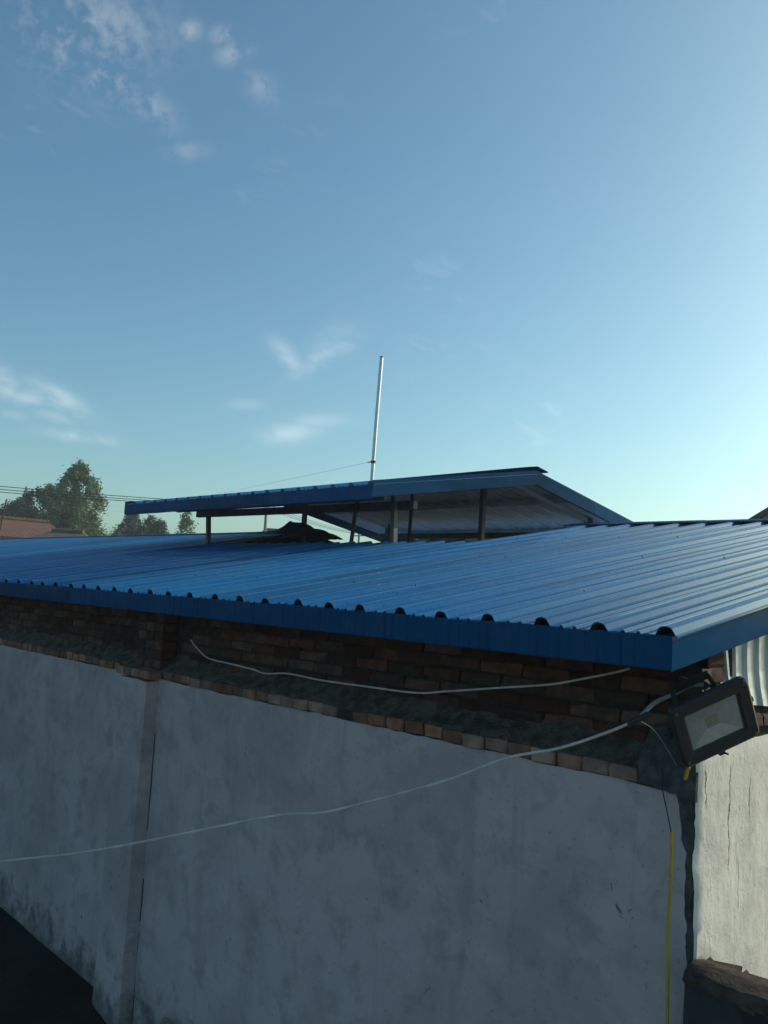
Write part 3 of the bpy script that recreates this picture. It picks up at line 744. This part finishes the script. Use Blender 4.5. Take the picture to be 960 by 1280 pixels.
v, f = [], []                               # crumpled flashing left where the ridge was cut
nu, nv = 22, 12
for i in range(nu+1):
    for j in range(nv+1):
        u, w = i/nu, j/nv; x = -9.35+u*1.1; y = 4.35+w*.85
        env = math.sin(math.pi*w)**.6*(math.exp(-((u-.48)/.17)**2)*.17+math.exp(-((u-.15)/.2)**2)*.07+math.exp(-((u-.85)/.2)**2)*.05)
        v.append((x, y, main_z(y)+.034+env*(1+.35*nz(x, y, 0, s=7))+.016*nz(x, y, 5, s=16)))
for i in range(nu):
    for j in range(nv): f.append([i*(nv+1)+j, (i+1)*(nv+1)+j, (i+1)*(nv+1)+j+1, i*(nv+1)+j+1])
lo_ = wl(can)
link(bpy.data.objects.new('crumpled_flashing', mesh('crumpled_flashing', [Vector(p)-lo_ for p in v], f, 'blue_trim', False)), can, lo_)

# pale pipe mast
ant = thing('pipe_mast', 'thin pale metal pipe mast rising above the raised blue canopy', 'mast', (-7.25, Y_RIDGE, MZR-.02))
mb = MB(); mb.tube([(-7.25, Y_RIDGE, MZR-.05), (-7.225, Y_RIDGE, 5.4), (-7.19, Y_RIDGE, 6.30)], .026, 14); mb.build('pipe', 'galv', ant, smooth_=False)
mb = MB(); mb.tube([(-7.241, Y_RIDGE, 4.81), (-7.2405, Y_RIDGE, 4.845)], .034, 10); mb.bar((-7.33, Y_RIDGE-.02, 4.828), (-7.17, Y_RIDGE-.02, 4.828), .012, .012); mb.build('clamp', 'steel', ant)
mb = MB(); mb.tube([(-7.19, Y_RIDGE, 6.298), (-7.1898, Y_RIDGE, 6.31)], .0275, 14); mb.build('end_cap', 'steel', ant)

# ------------------------------------------------------------------ floodlight at the corner
LC = Vector((.165, -.16, 2.598))
def cv(a, b, c): return right*a+upv*b+back*c          # used once to orient the lamp
lu = cv(.921, .361, -.15).normalized()
lv = cv(-.316, .912, .256); lv = (lv-lu*lv.dot(lu)).normalized()
ln = lu.cross(lv).normalized()
LM = Matrix((lu, lv, ln)).transposed()
lamp = thing('floodlight', 'black square floodlight hanging askew at the shed corner under the blue eave', 'floodlight', LC)
lamp.rotation_euler = LM.to_euler()
def lpart(name, fn, mats, parent=lamp):
    m = MB(); fn(m); me = mesh(name, m.v, m.f, mats, False, m.m)
    bm = bmesh.new(); bm.from_mesh(me); bmesh.ops.recalc_face_normals(bm, faces=bm.faces); bm.to_mesh(me); bm.free()
    ob = bpy.data.objects.new(name, me); C.objects.link(ob); ob.parent = parent; return ob
HW, HH, GW, GH = .150, .116, .100, .068
def rrect(w, h, r, z):
    out = []
    for cx, cy, a0 in ((w-r, h-r, 0), (-w+r, h-r, 90), (-w+r, -h+r, 180), (w-r, -h+r, 270)):
        for k in range(4):
            a = R_(a0+30*k); out.append((cx+r*math.cos(a), cy+r*math.sin(a), z))
    return out
def loft(m, rings, cap0=True, cap1=True):
    n = len(rings[0]); b = len(m.v); m.v += [Vector(p) for r in rings for p in r]
    for j in range(len(rings)-1):
        for i in range(n): m.f.append([b+j*n+i, b+j*n+(i+1) % n, b+(j+1)*n+(i+1) % n, b+(j+1)*n+i]); m.m.append(0)
    if cap0: m.f.append([b+i for i in range(n)][::-1]); m.m.append(0)
    if cap1: m.f.append([b+(len(rings)-1)*n+i for i in range(n)]); m.m.append(0)
lpart('housing', lambda m: loft(m, [rrect(.08, .06, .012, -.095), rrect(.085, .065, .012, -.09), rrect(.125, .095, .02, -.05), rrect(HW-.006, HH-.006, .022, -.028)]), 'black')
bez = lpart('bezel', lambda m: loft(m, [rrect(HW, HH, .024, -.026), rrect(HW, HH, .024, -.006), rrect(HW-.008, HH-.008, .02, 0), rrect(GW+.008, GH+.008, .006, -.002), rrect(GW, GH, .004, -.008), rrect(GW, GH, .004, -.0265)], False, False), 'black')
for sx in (-1, 1):
    for sy in (-1, 1):
        lpart('screw', lambda m: m.tube([(sx*(HW-.02), sy*(HH-.02), -.003), (sx*(HW-.02), sy*(HH-.02), .003)], .006, 8), 'steel', bez)
lpart('glass', lambda m: m.add([(-GW+.001, -GH+.001, -.009), (GW-.001, -GH+.001, -.009), (GW-.001, GH-.001, -.009), (-GW+.001, GH-.001, -.009)], [(0, 1, 2, 3)]), 'glass')
def refl(m):
    a = [(-GW+.002, -GH+.002, -.013), (GW-.002, -GH+.002, -.013), (GW-.002, GH-.002, -.013), (-GW+.002, GH-.002, -.013)]
    b = [(-.026, -.022, -.0255), (.026, -.022, -.0255), (.026, .022, -.0255), (-.026, .022, -.0255)]
    m.add(a+b, [[i, (i+1) % 4, 4+(i+1) % 4, 4+i] for i in range(4)]+[[4, 5, 6, 7]])
ref = lpart('reflector', refl, 'reflector')
def leds(m):
    for i in range(7):
        for j in range(6):
            x, y = -.0216+.0072*i, -.018+.0072*j; m.box(x-.0027, x+.0027, y-.0027, y+.0027, -.0254, -.0236)
lpart('led_array', leds, 'led', ref)
for k in range(7): lpart('cooling_fin', lambda m: m.box(-.072+.024*k-.002, -.072+.024*k+.002, -.058, .058, -.118, -.0945), 'black')
def brk(m):
    for s in (-1, 1):
        m.bar((s*.085, .02, -.075), (s*.07, HH-.005, -.115), .006, .03)
    m.bar((-.073, HH-.005, -.115), (.073, HH-.005, -.115), .03, .006)
lpart('bracket', brk, 'black')
for s in (-1, 1): lpart('knob', lambda m: m.tube([(s*(HW-.01), 0, -.048), (s*(HW+.022), 0, -.048)], .013, 8), 'black')
lpart('drain_lug', lambda m: (m.box(-.012, .010, -HH-.012, -HH+.002, -.020, -.008), m.bar((.004, -HH-.008, -.014), (.020, -HH-.022, -.012), .006, .006)), 'black')
mb = MB()                                   # arm that carries the lamp from the corner
mb.tube([(-.02, .10, 2.70), (.03, -.04, 2.715), (.075, -.07, 2.712)], .016, 8); mb.box(-.06, .0, .06, .128, 2.64, 2.76)
mb.bar((.0, -.10, 2.73), (.13, .0, 2.70), .05, .012)
for p in mb.v: p -= LC
me = mesh('mounting_arm', [LM.inverted() @ p for p in mb.v], mb.f, 'black'); ob = bpy.data.objects.new('mounting_arm', me); C.objects.link(ob); ob.parent = lamp

# ------------------------------------------------------------------ cables
def cable(name, pts, r, mat, label, cat='cable', sub=6, n=7, group=None):
    mb = MB(); mb.tube(spline(pts, sub), r, n); ob = mb.build(name, mat, None, loc=pts[0], smooth_=True); return tag(ob, label, cat, group)
lc_pts = [(.085, -.10, 2.716), (.05, -.125, 2.712), (.012, -.16, 2.680), (-.03, -.22, 2.645), (-.018, -.33, 2.606)]
cable('lamp_cable', lc_pts, .0075, 'grey_wire', 'short grey lead from the floodlight arm to a taped joint')
sp_ = [(-.013, -.344, 2.6), (-.099, -.4, 2.546), (-.236, -.479, 2.477), (-.375, -.564, 2.431), (-.472, -.618, 2.38), (-.571, -.673, 2.326), (-.718, -.764, 2.259), (-.847, -.838, 2.204), (-.979, -.915, 2.154), (-1.133, -1.019, 2.122), (-1.541, -1.249, 1.978), (-1.853, -1.425, 1.874), (-2.177, -1.617, 1.788), (-2.745, -1.914, 1.621), (-3.926, -2.489, 1.322)]
long_c = cable('strung_cable', sp_, .0050, 'white_wire', 'long white cable strung through the air across the whitewashed wall')
mb = MB(); mb.tube(spline([(.006, -.322, 2.616), (-.013, -.344, 2.6), (-.045, -.368, 2.578)], 4), .0105, 8); mb.build('tape_joint', 'black_wire', long_c, smooth_=True)
lp = [(-3.587, .02, 2.609), (-3.445, .0, 2.556), (-3.3, -.006, 2.512), (-3.037, -.008, 2.501), (-2.791, -.006, 2.49), (-2.673, .0, 2.478), (-2.454, -.004, 2.50), (-2.161, -.004, 2.495), (-1.83, -.004, 2.501), (-1.42, -.003, 2.512), (-1.212, 0, 2.543), (-.926, .01, 2.59), (-.668, .03, 2.632), (-.51, .045, 2.672), (-.372, .06, 2.711), (-.308, .07, 2.733)]
cable('wall_cable', lp, .0047, 'white_wire', 'slack white cable hanging in front of the bare brick course under the eave')
cable('thin_wire', [(-.03, -.33, 2.592), (-.045, -.2, 2.55), (-.05, -.09, 2.47), (-.017, -.055, 2.397), (-.004, -.04, 2.38)], .0013, 'black_wire', 'thin dark wire dropping from the taped joint to the wall corner', 'wire')
cable('yellow_stub', [(-.012, -.03, 2.372), (-.004, -.04, 2.385), (.004, -.045, 2.405), (.010, -.045, 2.418)], .0065, 'yellow', 'short yellow cable stub at the bare wall corner below the floodlight')
cable('thin_wire', [(-.115, -.01, 2.40), (-.105, -.02, 2.36), (-.093, -.045, 2.327), (-.069, -.055, 2.261), (-.045, -.06, 2.18)], .0024, 'black_wire', 'thin black wire leading down the white wall into the yellow cable', 'wire')
cable('yellow_cable', [(-.045, -.06, 2.183), (-.041, -.062, 2.129), (-.044, -.06, 1.98), (-.049, -.06, 1.799), (-.045, -.06, 1.533), (-.045, -.06, 1.2), (-.05, -.07, .6), (-.05, -.09, .02)], .0062, 'yellow', 'long yellow cable hanging down the white wall beside the corner')

# ------------------------------------------------------------------ low yard wall running on from the corner
yard = thing('yard_wall', 'low dark yard wall with broken brown brick coping joining the shed corner', 'wall', (2.2, -.04, 0))
v, f = [], []
xs = [.024+.05*i for i in range(40)]+[2.2, 2.6, 3.2, 4.0, 5.0]; zs = [.06*i for i in range(29)]+[1.712]
for z in zs:
    for x in xs: v.append((x, -.078+.010*nz(x, z, 0, s=3)+.006*nz(x, z, 4, s=11), z))
n = len(xs)
for j in range(len(zs)-1):
    for i in range(n-1): f.append([j*n+i, j*n+i+1, (j+1)*n+i+1, (j+1)*n+i])
oy = wl(yard)
link(bpy.data.objects.new('render_face', mesh('render_face', [Vector(p)-oy for p in v], f, 'yard', True)), yard, oy)
mb = MB(); mb.box(.034, 5.0, -.064, .075, 0, 1.705); core = mb.build('masonry', 'yard', yard)
cop = [brick_mesh('brick', .115, .185, .055, 'coping', .007) for _ in range(6)]
x = .05
while x < 3.2:
    if random.random() < .92: brick(random.choice(cop), core, x+.04, .015+U(-.010, .008), 1.718+U(-.008, .006), U(-.06, .06), U(-.04, .04), U(-.05, .05))
    x += .121+U(-.003, .008)
v, f = [], []
xs = [.026+.025*i for i in range(130)]
for x in xs:
    for k, (a, b) in enumerate(((-.086, 1.700), (-.094, 1.718), (-.08, 1.742), (-.02, 1.756), (.05, 1.752), (.09, 1.72))):
        v.append((x, a+.012*nz(x, k, 0, s=9)+.008*nz(x, k, 3, s=28), b+.014*nz(x, k, 7, s=6)+.010*nz(x, k, 9, s=24)))
for i in range(len(xs)-1):
    for k in range(5): f.append([i*6+k, (i+1)*6+k, (i+1)*6+k+1, i*6+k+1])
link(bpy.data.objects.new('mortar_bed', mesh('mortar_bed', [Vector(p)-oy for p in v], f, 'coping', True)), yard, oy)

# ------------------------------------------------------------------ far houses
def house(label, base, yaw, L, W, h_eave, h_ridge, roofm, wallm, hip=0.0, group='village houses behind the shed', windows=3, over=.35):
    t = thing('village_house', label, 'house', base, group); t.rotation_euler = (0, 0, yaw)
    def part(name, fn, mats, parent=t):
        m = MB(); fn(m); me = mesh(name, m.v, m.f, mats, False, m.m)
        bm = bmesh.new(); bm.from_mesh(me); bmesh.ops.recalc_face_normals(bm, faces=bm.faces); bm.to_mesh(me); bm.free()
        ob = bpy.data.objects.new(name, me); C.objects.link(ob); ob.parent = parent; return ob
    def walls(m):
        m.prism([(-W/2, 0), (W/2, 0), (W/2, h_eave), (0, h_ridge-.15), (-W/2, h_eave)] if hip == 0 else [(-W/2, 0), (W/2, 0), (W/2, h_eave), (-W/2, h_eave)], 'x', -L/2, L/2)
    w = part('wall', walls, wallm)
    def rf(m):
        a, b, r = L/2+over, W/2+over, L/2+over-hip
        dz = over*(h_ridge-h_eave)/(W/2); e = h_eave-dz+.05
        vs = [(-a, -b, e), (a, -b, e), (a, b, e), (-a, b, e), (-r, 0, h_ridge), (r, 0, h_ridge)]
        m.add(vs+[(p[0], p[1], p[2]-.16) for p in vs], [(0, 1, 5, 4), (2, 3, 4, 5), (1, 2, 5), (3, 0, 4), (6, 10, 11, 7), (8, 11, 10, 9), (7, 11, 8), (9, 10, 6), (0, 6, 7, 1), (1, 7, 8, 2), (2, 8, 9, 3), (3, 9, 6, 0)] if hip else [(0, 1, 5, 4), (2, 3, 4, 5), (6, 10, 11, 7), (8, 11, 10, 9), (0, 6, 7, 1), (2, 8, 9, 3), (1, 7, 11, 5), (5, 11, 8, 2), (0, 4, 10, 6), (4, 3, 9, 10)])
    r = part('roof', rf, roofm)
    rr = L/2+over-hip
    part('ridge_tiles', lambda m: m.tube([(-rr, 0, h_ridge+.02), (rr, 0, h_ridge+.02)], .13, 8), roofm, r)
    for k in range(windows):
        x = -L/2+(k+.5)*L/windows
        wn = part('window', lambda m: (m.box(x-.6, x+.6, -W/2-.05, -W/2+.03, h_eave-1.9, h_eave-.55)), 'trim')
        for s in (-1, 1): part('pane', lambda m: m.box(x+s*.29-.25, x+s*.29+.25, -W/2-.065, -W/2-.045, h_eave-1.82, h_eave-.63), 'window', wn)
    return t
def face_yaw(x, y, turn=0.0):               # long side (local -y) turned towards the shed
    return math.atan2(EYE.y-y, EYE.x-x)+math.pi/2+turn
hx, hy_ = -45.6, 9.8
h1 = house('grey rendered house with a red tiled roof beyond the far end of the shed', (hx, hy_, 0), face_yaw(hx, hy_, .12), 11.0, 6.5, 5.05, 6.05, 'tile', 'housewall', hip=.55, windows=4)
h2 = house('low house with a weathered brown roof under the tall pale tree', (-40.2, 14.2, 0), face_yaw(-40.2, 14.2, -.25), 4.6, 5.0, 4.35, 5.4, 'tile_brown', 'housewall', hip=1.9, windows=2)
h3 = house('distant house with a dull red roof seen through the gap below the canopy', (-51.0, 35.5, 0), face_yaw(-51, 35.5, .1), 6.0, 6.0, 6.5, 7.65, 'tile', 'paleplaster', hip=1.5, windows=3)
mb = MB(); mb.box(.4, .95, -.3, .3, 7.3, 8.15); 
for p in mb.v: pass
me = mesh('chimney', mb.v, mb.f, 'tile_brown'); ch = bpy.data.objects.new('chimney', me); C.objects.link(ch); ch.parent = [c for c in h3.children if c.name.startswith('roof')][0]
h4 = house('house with a steep brown gable roof behind the shed beside the bright sky', (-8.67, 26.64, 0), R_(109.0), 10.0, 7.2, 4.97, 7.42, 'tile_brown', 'paleplaster', windows=3)

# ------------------------------------------------------------------ trees
def tree(name, label, base, h, crown, leafm, nleaf, lsz, seed, group='trees beyond the shed', trunk_r=.16):
    """crown: list of (height fraction, half-width in m) down the tree"""
    rnd = random.Random(seed); t = thing(name, label, 'tree', base, group); bx, by, _ = base
    mb = MB(); tip = Vector((bx+rnd.uniform(-.3, .3), by+rnd.uniform(-.3, .3), h*.93))
    pts = [Vector((bx, by, -.1)).lerp(tip, k/6)+Vector((rnd.uniform(-.12, .12), rnd.uniform(-.12, .12), 0))*(1 if 0 < k < 6 else 0) for k in range(7)]
    mb.tube(pts, trunk_r, 7, r2=.03)
    def width(fr):
        for (a, wa), (b, wb) in zip(crown[:-1], crown[1:]):
            if a <= fr <= b: return wa+(wb-wa)*(fr-a)/(b-a)
        return 0
    clumps = []; lo, hi = crown[0][0], crown[-1][0]
    ncl = 95
    for k in range(ncl):
        fr = lo+(hi-lo)*((k+.5)/ncl)**.9; w = width(fr); a = k*2.4+rnd.uniform(-.5, .5)
        rr = w*math.sqrt(rnd.uniform(.02, 1.15)); c = Vector((bx+math.cos(a)*rr, by+math.sin(a)*rr, fr*h+rnd.uniform(-.2, .3)))
        clumps.append((c, rnd.uniform(.30, .60)*(.40+.24*w)))
        s = Vector((bx, by, 0)).lerp(tip, max(.15, (fr*h-rr*.7)/(h*.93))); s.z = max(.6, c.z-rr*.75)
        mid = s.lerp(c, .5)+Vector((0, 0, -.1))
        mb.tube([s, mid, c], .05, 5, r2=.012)
    mb.build('trunk', 'bark', t)
    v, f = [], []
    for k in range(nleaf):
        c, r = clumps[rnd.randrange(ncl)]
        d = Vector((rnd.gauss(0, 1), rnd.gauss(0, 1), rnd.gauss(0, 1.25)))
        p = c+d*r*.56; d.normalize()
        nrm = (d+Vector((rnd.uniform(-1, 1), rnd.uniform(-1, 1), rnd.uniform(-.2, 1.4)))).normalized()
        a = nrm.orthogonal().normalized(); a = Matrix.Rotation(rnd.uniform(0, 6.28), 3, nrm) @ a; b = nrm.cross(a)
        s = lsz*rnd.uniform(.6, 1.3); n0 = len(v)
        v += [p-a*s, p+b*s*.45+nrm*s*.12, p+a*s, p-b*s*.45+nrm*s*.12]; f.append([n0, n0+1, n0+2, n0+3])
    loc = wl(t)
    link(bpy.data.objects.new('crown', mesh('crown', [p-loc for p in v], f, leafm)), t, loc); return t
tree('poplar_tree', 'tall pale grey-green poplar rising beside the dark round tree', (-61.2, 23.3, 0), 11.5, [(.40, 2.6), (.55, 3.0), (.66, 2.7), (.74, 1.7), (.80, 1.9), (.92, 1.0), (1.0, .4)], 'leaf_pale', 13000, .135, 3)
tree('broadleaf_tree', 'broad dark green tree beside the tall pale poplar behind the red roof', (-66.4, 23.5, 0), 10.1, [(.3, 2.4), (.5, 4.2), (.72, 4.0), (.88, 2.6), (1.0, .8)], 'leaf_dark', 22000, .14, 8)
tree('broadleaf_tree', 'low dark green tree filling in behind the red roofed house', (-64.6, 20.4, 0), 8.6, [(.3, 1.8), (.5, 2.9), (.75, 2.6), (.9, 1.4), (1.0, .3)], 'leaf_dark', 15000, .14, 17)
tree('broadleaf_tree', 'dark green tree crown merging with the foot of the pale poplar', (-63.5, 23.6, 0), 8.9, [(.3, 1.5), (.5, 2.6), (.75, 2.2), (.9, 1.2), (1.0, .3)], 'leaf_dark', 15000, .14, 12)
sm = 'trees left of the canopy'
tree('young_poplar', 'pointed bushy tree at the clump end nearer the tall poplar', (-65.8, 30.2, 0), 8.8, [(.5, 1.6), (.68, 1.9), (.88, 1.0), (1.0, .2)], 'leaf_dark', 9000, .11, 21, sm, .1)
tree('young_poplar', 'bushy tree in the middle of the small clump beyond the ridge', (-67.6, 32.8, 0), 8.75, [(.5, 1.7), (.68, 2.0), (.88, 1.1), (1.0, .2)], 'leaf_dark', 9000, .11, 22, sm, .1)
tree('young_poplar', 'lowest bushy tree of the small clump, next to the sparse tree', (-63.7, 31.6, 0), 8.15, [(.5, 1.4), (.68, 1.6), (.88, .9), (1.0, .2)], 'leaf_dark', 7000, .11, 23, sm, .1)
tree('sparse_tree', 'sparse pale young tree standing just clear of the canopy end', (-63.7, 34.0, 0), 9.2, [(.4, .6), (.65, 1.0), (.88, .75), (1.0, .25)], 'leaf_pale', 3000, .11, 31, None, .09)

# ------------------------------------------------------------------ poles and wires
def pole(label, x, y, h, r=.14, name='utility_pole', mat='concrete', arm=None, group='utility poles'):
    t = thing(name, label, 'pole', (x, y, 0), group)
    mb = MB(); mb.tube([(x, y, -.1), (x, y, h)], r, 10, r2=r*.65); mb.build('shaft', mat, t)
    if arm:
        a = Vector((math.cos(arm), math.sin(arm), 0))*.75; c = Vector((x, y, h-.35))
        mb = MB(); mb.bar(c-a, c+a, .08, .09); mb.build('crossarm', 'steel', t)
        for s in (-.9, .1, .9):
            mb = MB(); p = c+a*s; mb.tube([p+Vector((0, 0, .04)), p+Vector((0, 0, .2))], .045, 6); mb.build('insulator', 'trim', t)
    return t
DIRL = math.atan2(15.7, 4.5)
PA, PB, PC = (-57.5, -9.8, 8.9), (-46.15, 30.0, 8.9), (-55.0, 46.0, 8.7)
pole('concrete utility pole with crossarm out past the far end of the shed', PA[0], PA[1], PA[2], arm=DIRL+1.57)
pole('concrete utility pole seen through the gap below the canopy', PB[0], PB[1], PB[2], arm=DIRL+1.57)
pole('far concrete pole showing under the low end of the canopy', PC[0], PC[1], PC[2], arm=DIRL+1.9)
def wire(a, b, sag, label, r=.022, group='overhead power wires'):
    a, b = Vector(a), Vector(b); pts = [a.lerp(b, k/24)-Vector((0, 0, 4*sag*(k/24)*(1-k/24))) for k in range(25)]
    mb = MB(); mb.tube(pts, r, 5); tag(mb.build('overhead_wire', 'black_wire', None, loc=a), label, 'wire', group)
arm_v = Vector((math.cos(DIRL+1.57), math.sin(DIRL+1.57), 0))*.75
for s, q in ((-.9, 0), (.1, .05), (.9, .1)):
    d = arm_v*s+Vector((0, 0, -.15))
    wire(Vector(PA)+d, Vector(PB)+d, .55+q*2.2, ('topmost', 'middle', 'lowest')[int(q*20)]+' overhead wire running past the trees to the pole in the gap')
    wire(Vector(PB)+d, Vector(PC)+d, .25, ('upper', 'central', 'lower')[int(q*20)]+' overhead wire between the two poles below the canopy', .016, 'overhead wires in the gap')
wire((-7.241, Y_RIDGE, 4.84), (-61.0, 23.0, 8.0), .25, 'thin wire running from the pale pipe mast towards the far trees', .0018, None)
t = tag(pole('thin dark leaning stick rising over the red roofed house', -35.0, 9.1, .2), 'thin dark leaning stick rising over the red roofed house', 'pole') if False else None
mb = MB(); mb.tube([(-34.6, 8.55, 0), (-34.45, 9.2, 6.15)], .05, 7, r2=.03)
tag(mb.build('leaning_stick', 'rust', None, loc=(-34.6, 8.55, 0)), 'thin dark leaning stick rising in front of the red tiled roof', 'pole')

# ------------------------------------------------------------------ morning haze
hb = MB(); hb.box(-140, 60, -60, 140, -1.0, 14.0); hz = hb.build('haze', 'soil'); hz.data.materials.clear()
hm = bpy.data.materials.new('haze_air'); hm.use_nodes = True; hm.node_tree.nodes.remove(hm.node_tree.nodes['Principled BSDF'])
pv = hm.node_tree.nodes.new('ShaderNodeVolumePrincipled'); pv.inputs['Density'].default_value = .0013; pv.inputs['Color'].default_value = (.82, .89, .95, 1)
hm.node_tree.links.new(pv.outputs[0], hm.node_tree.nodes['Material Output'].inputs['Volume']); hz.data.materials.append(hm); hz['kind'] = 'stuff'
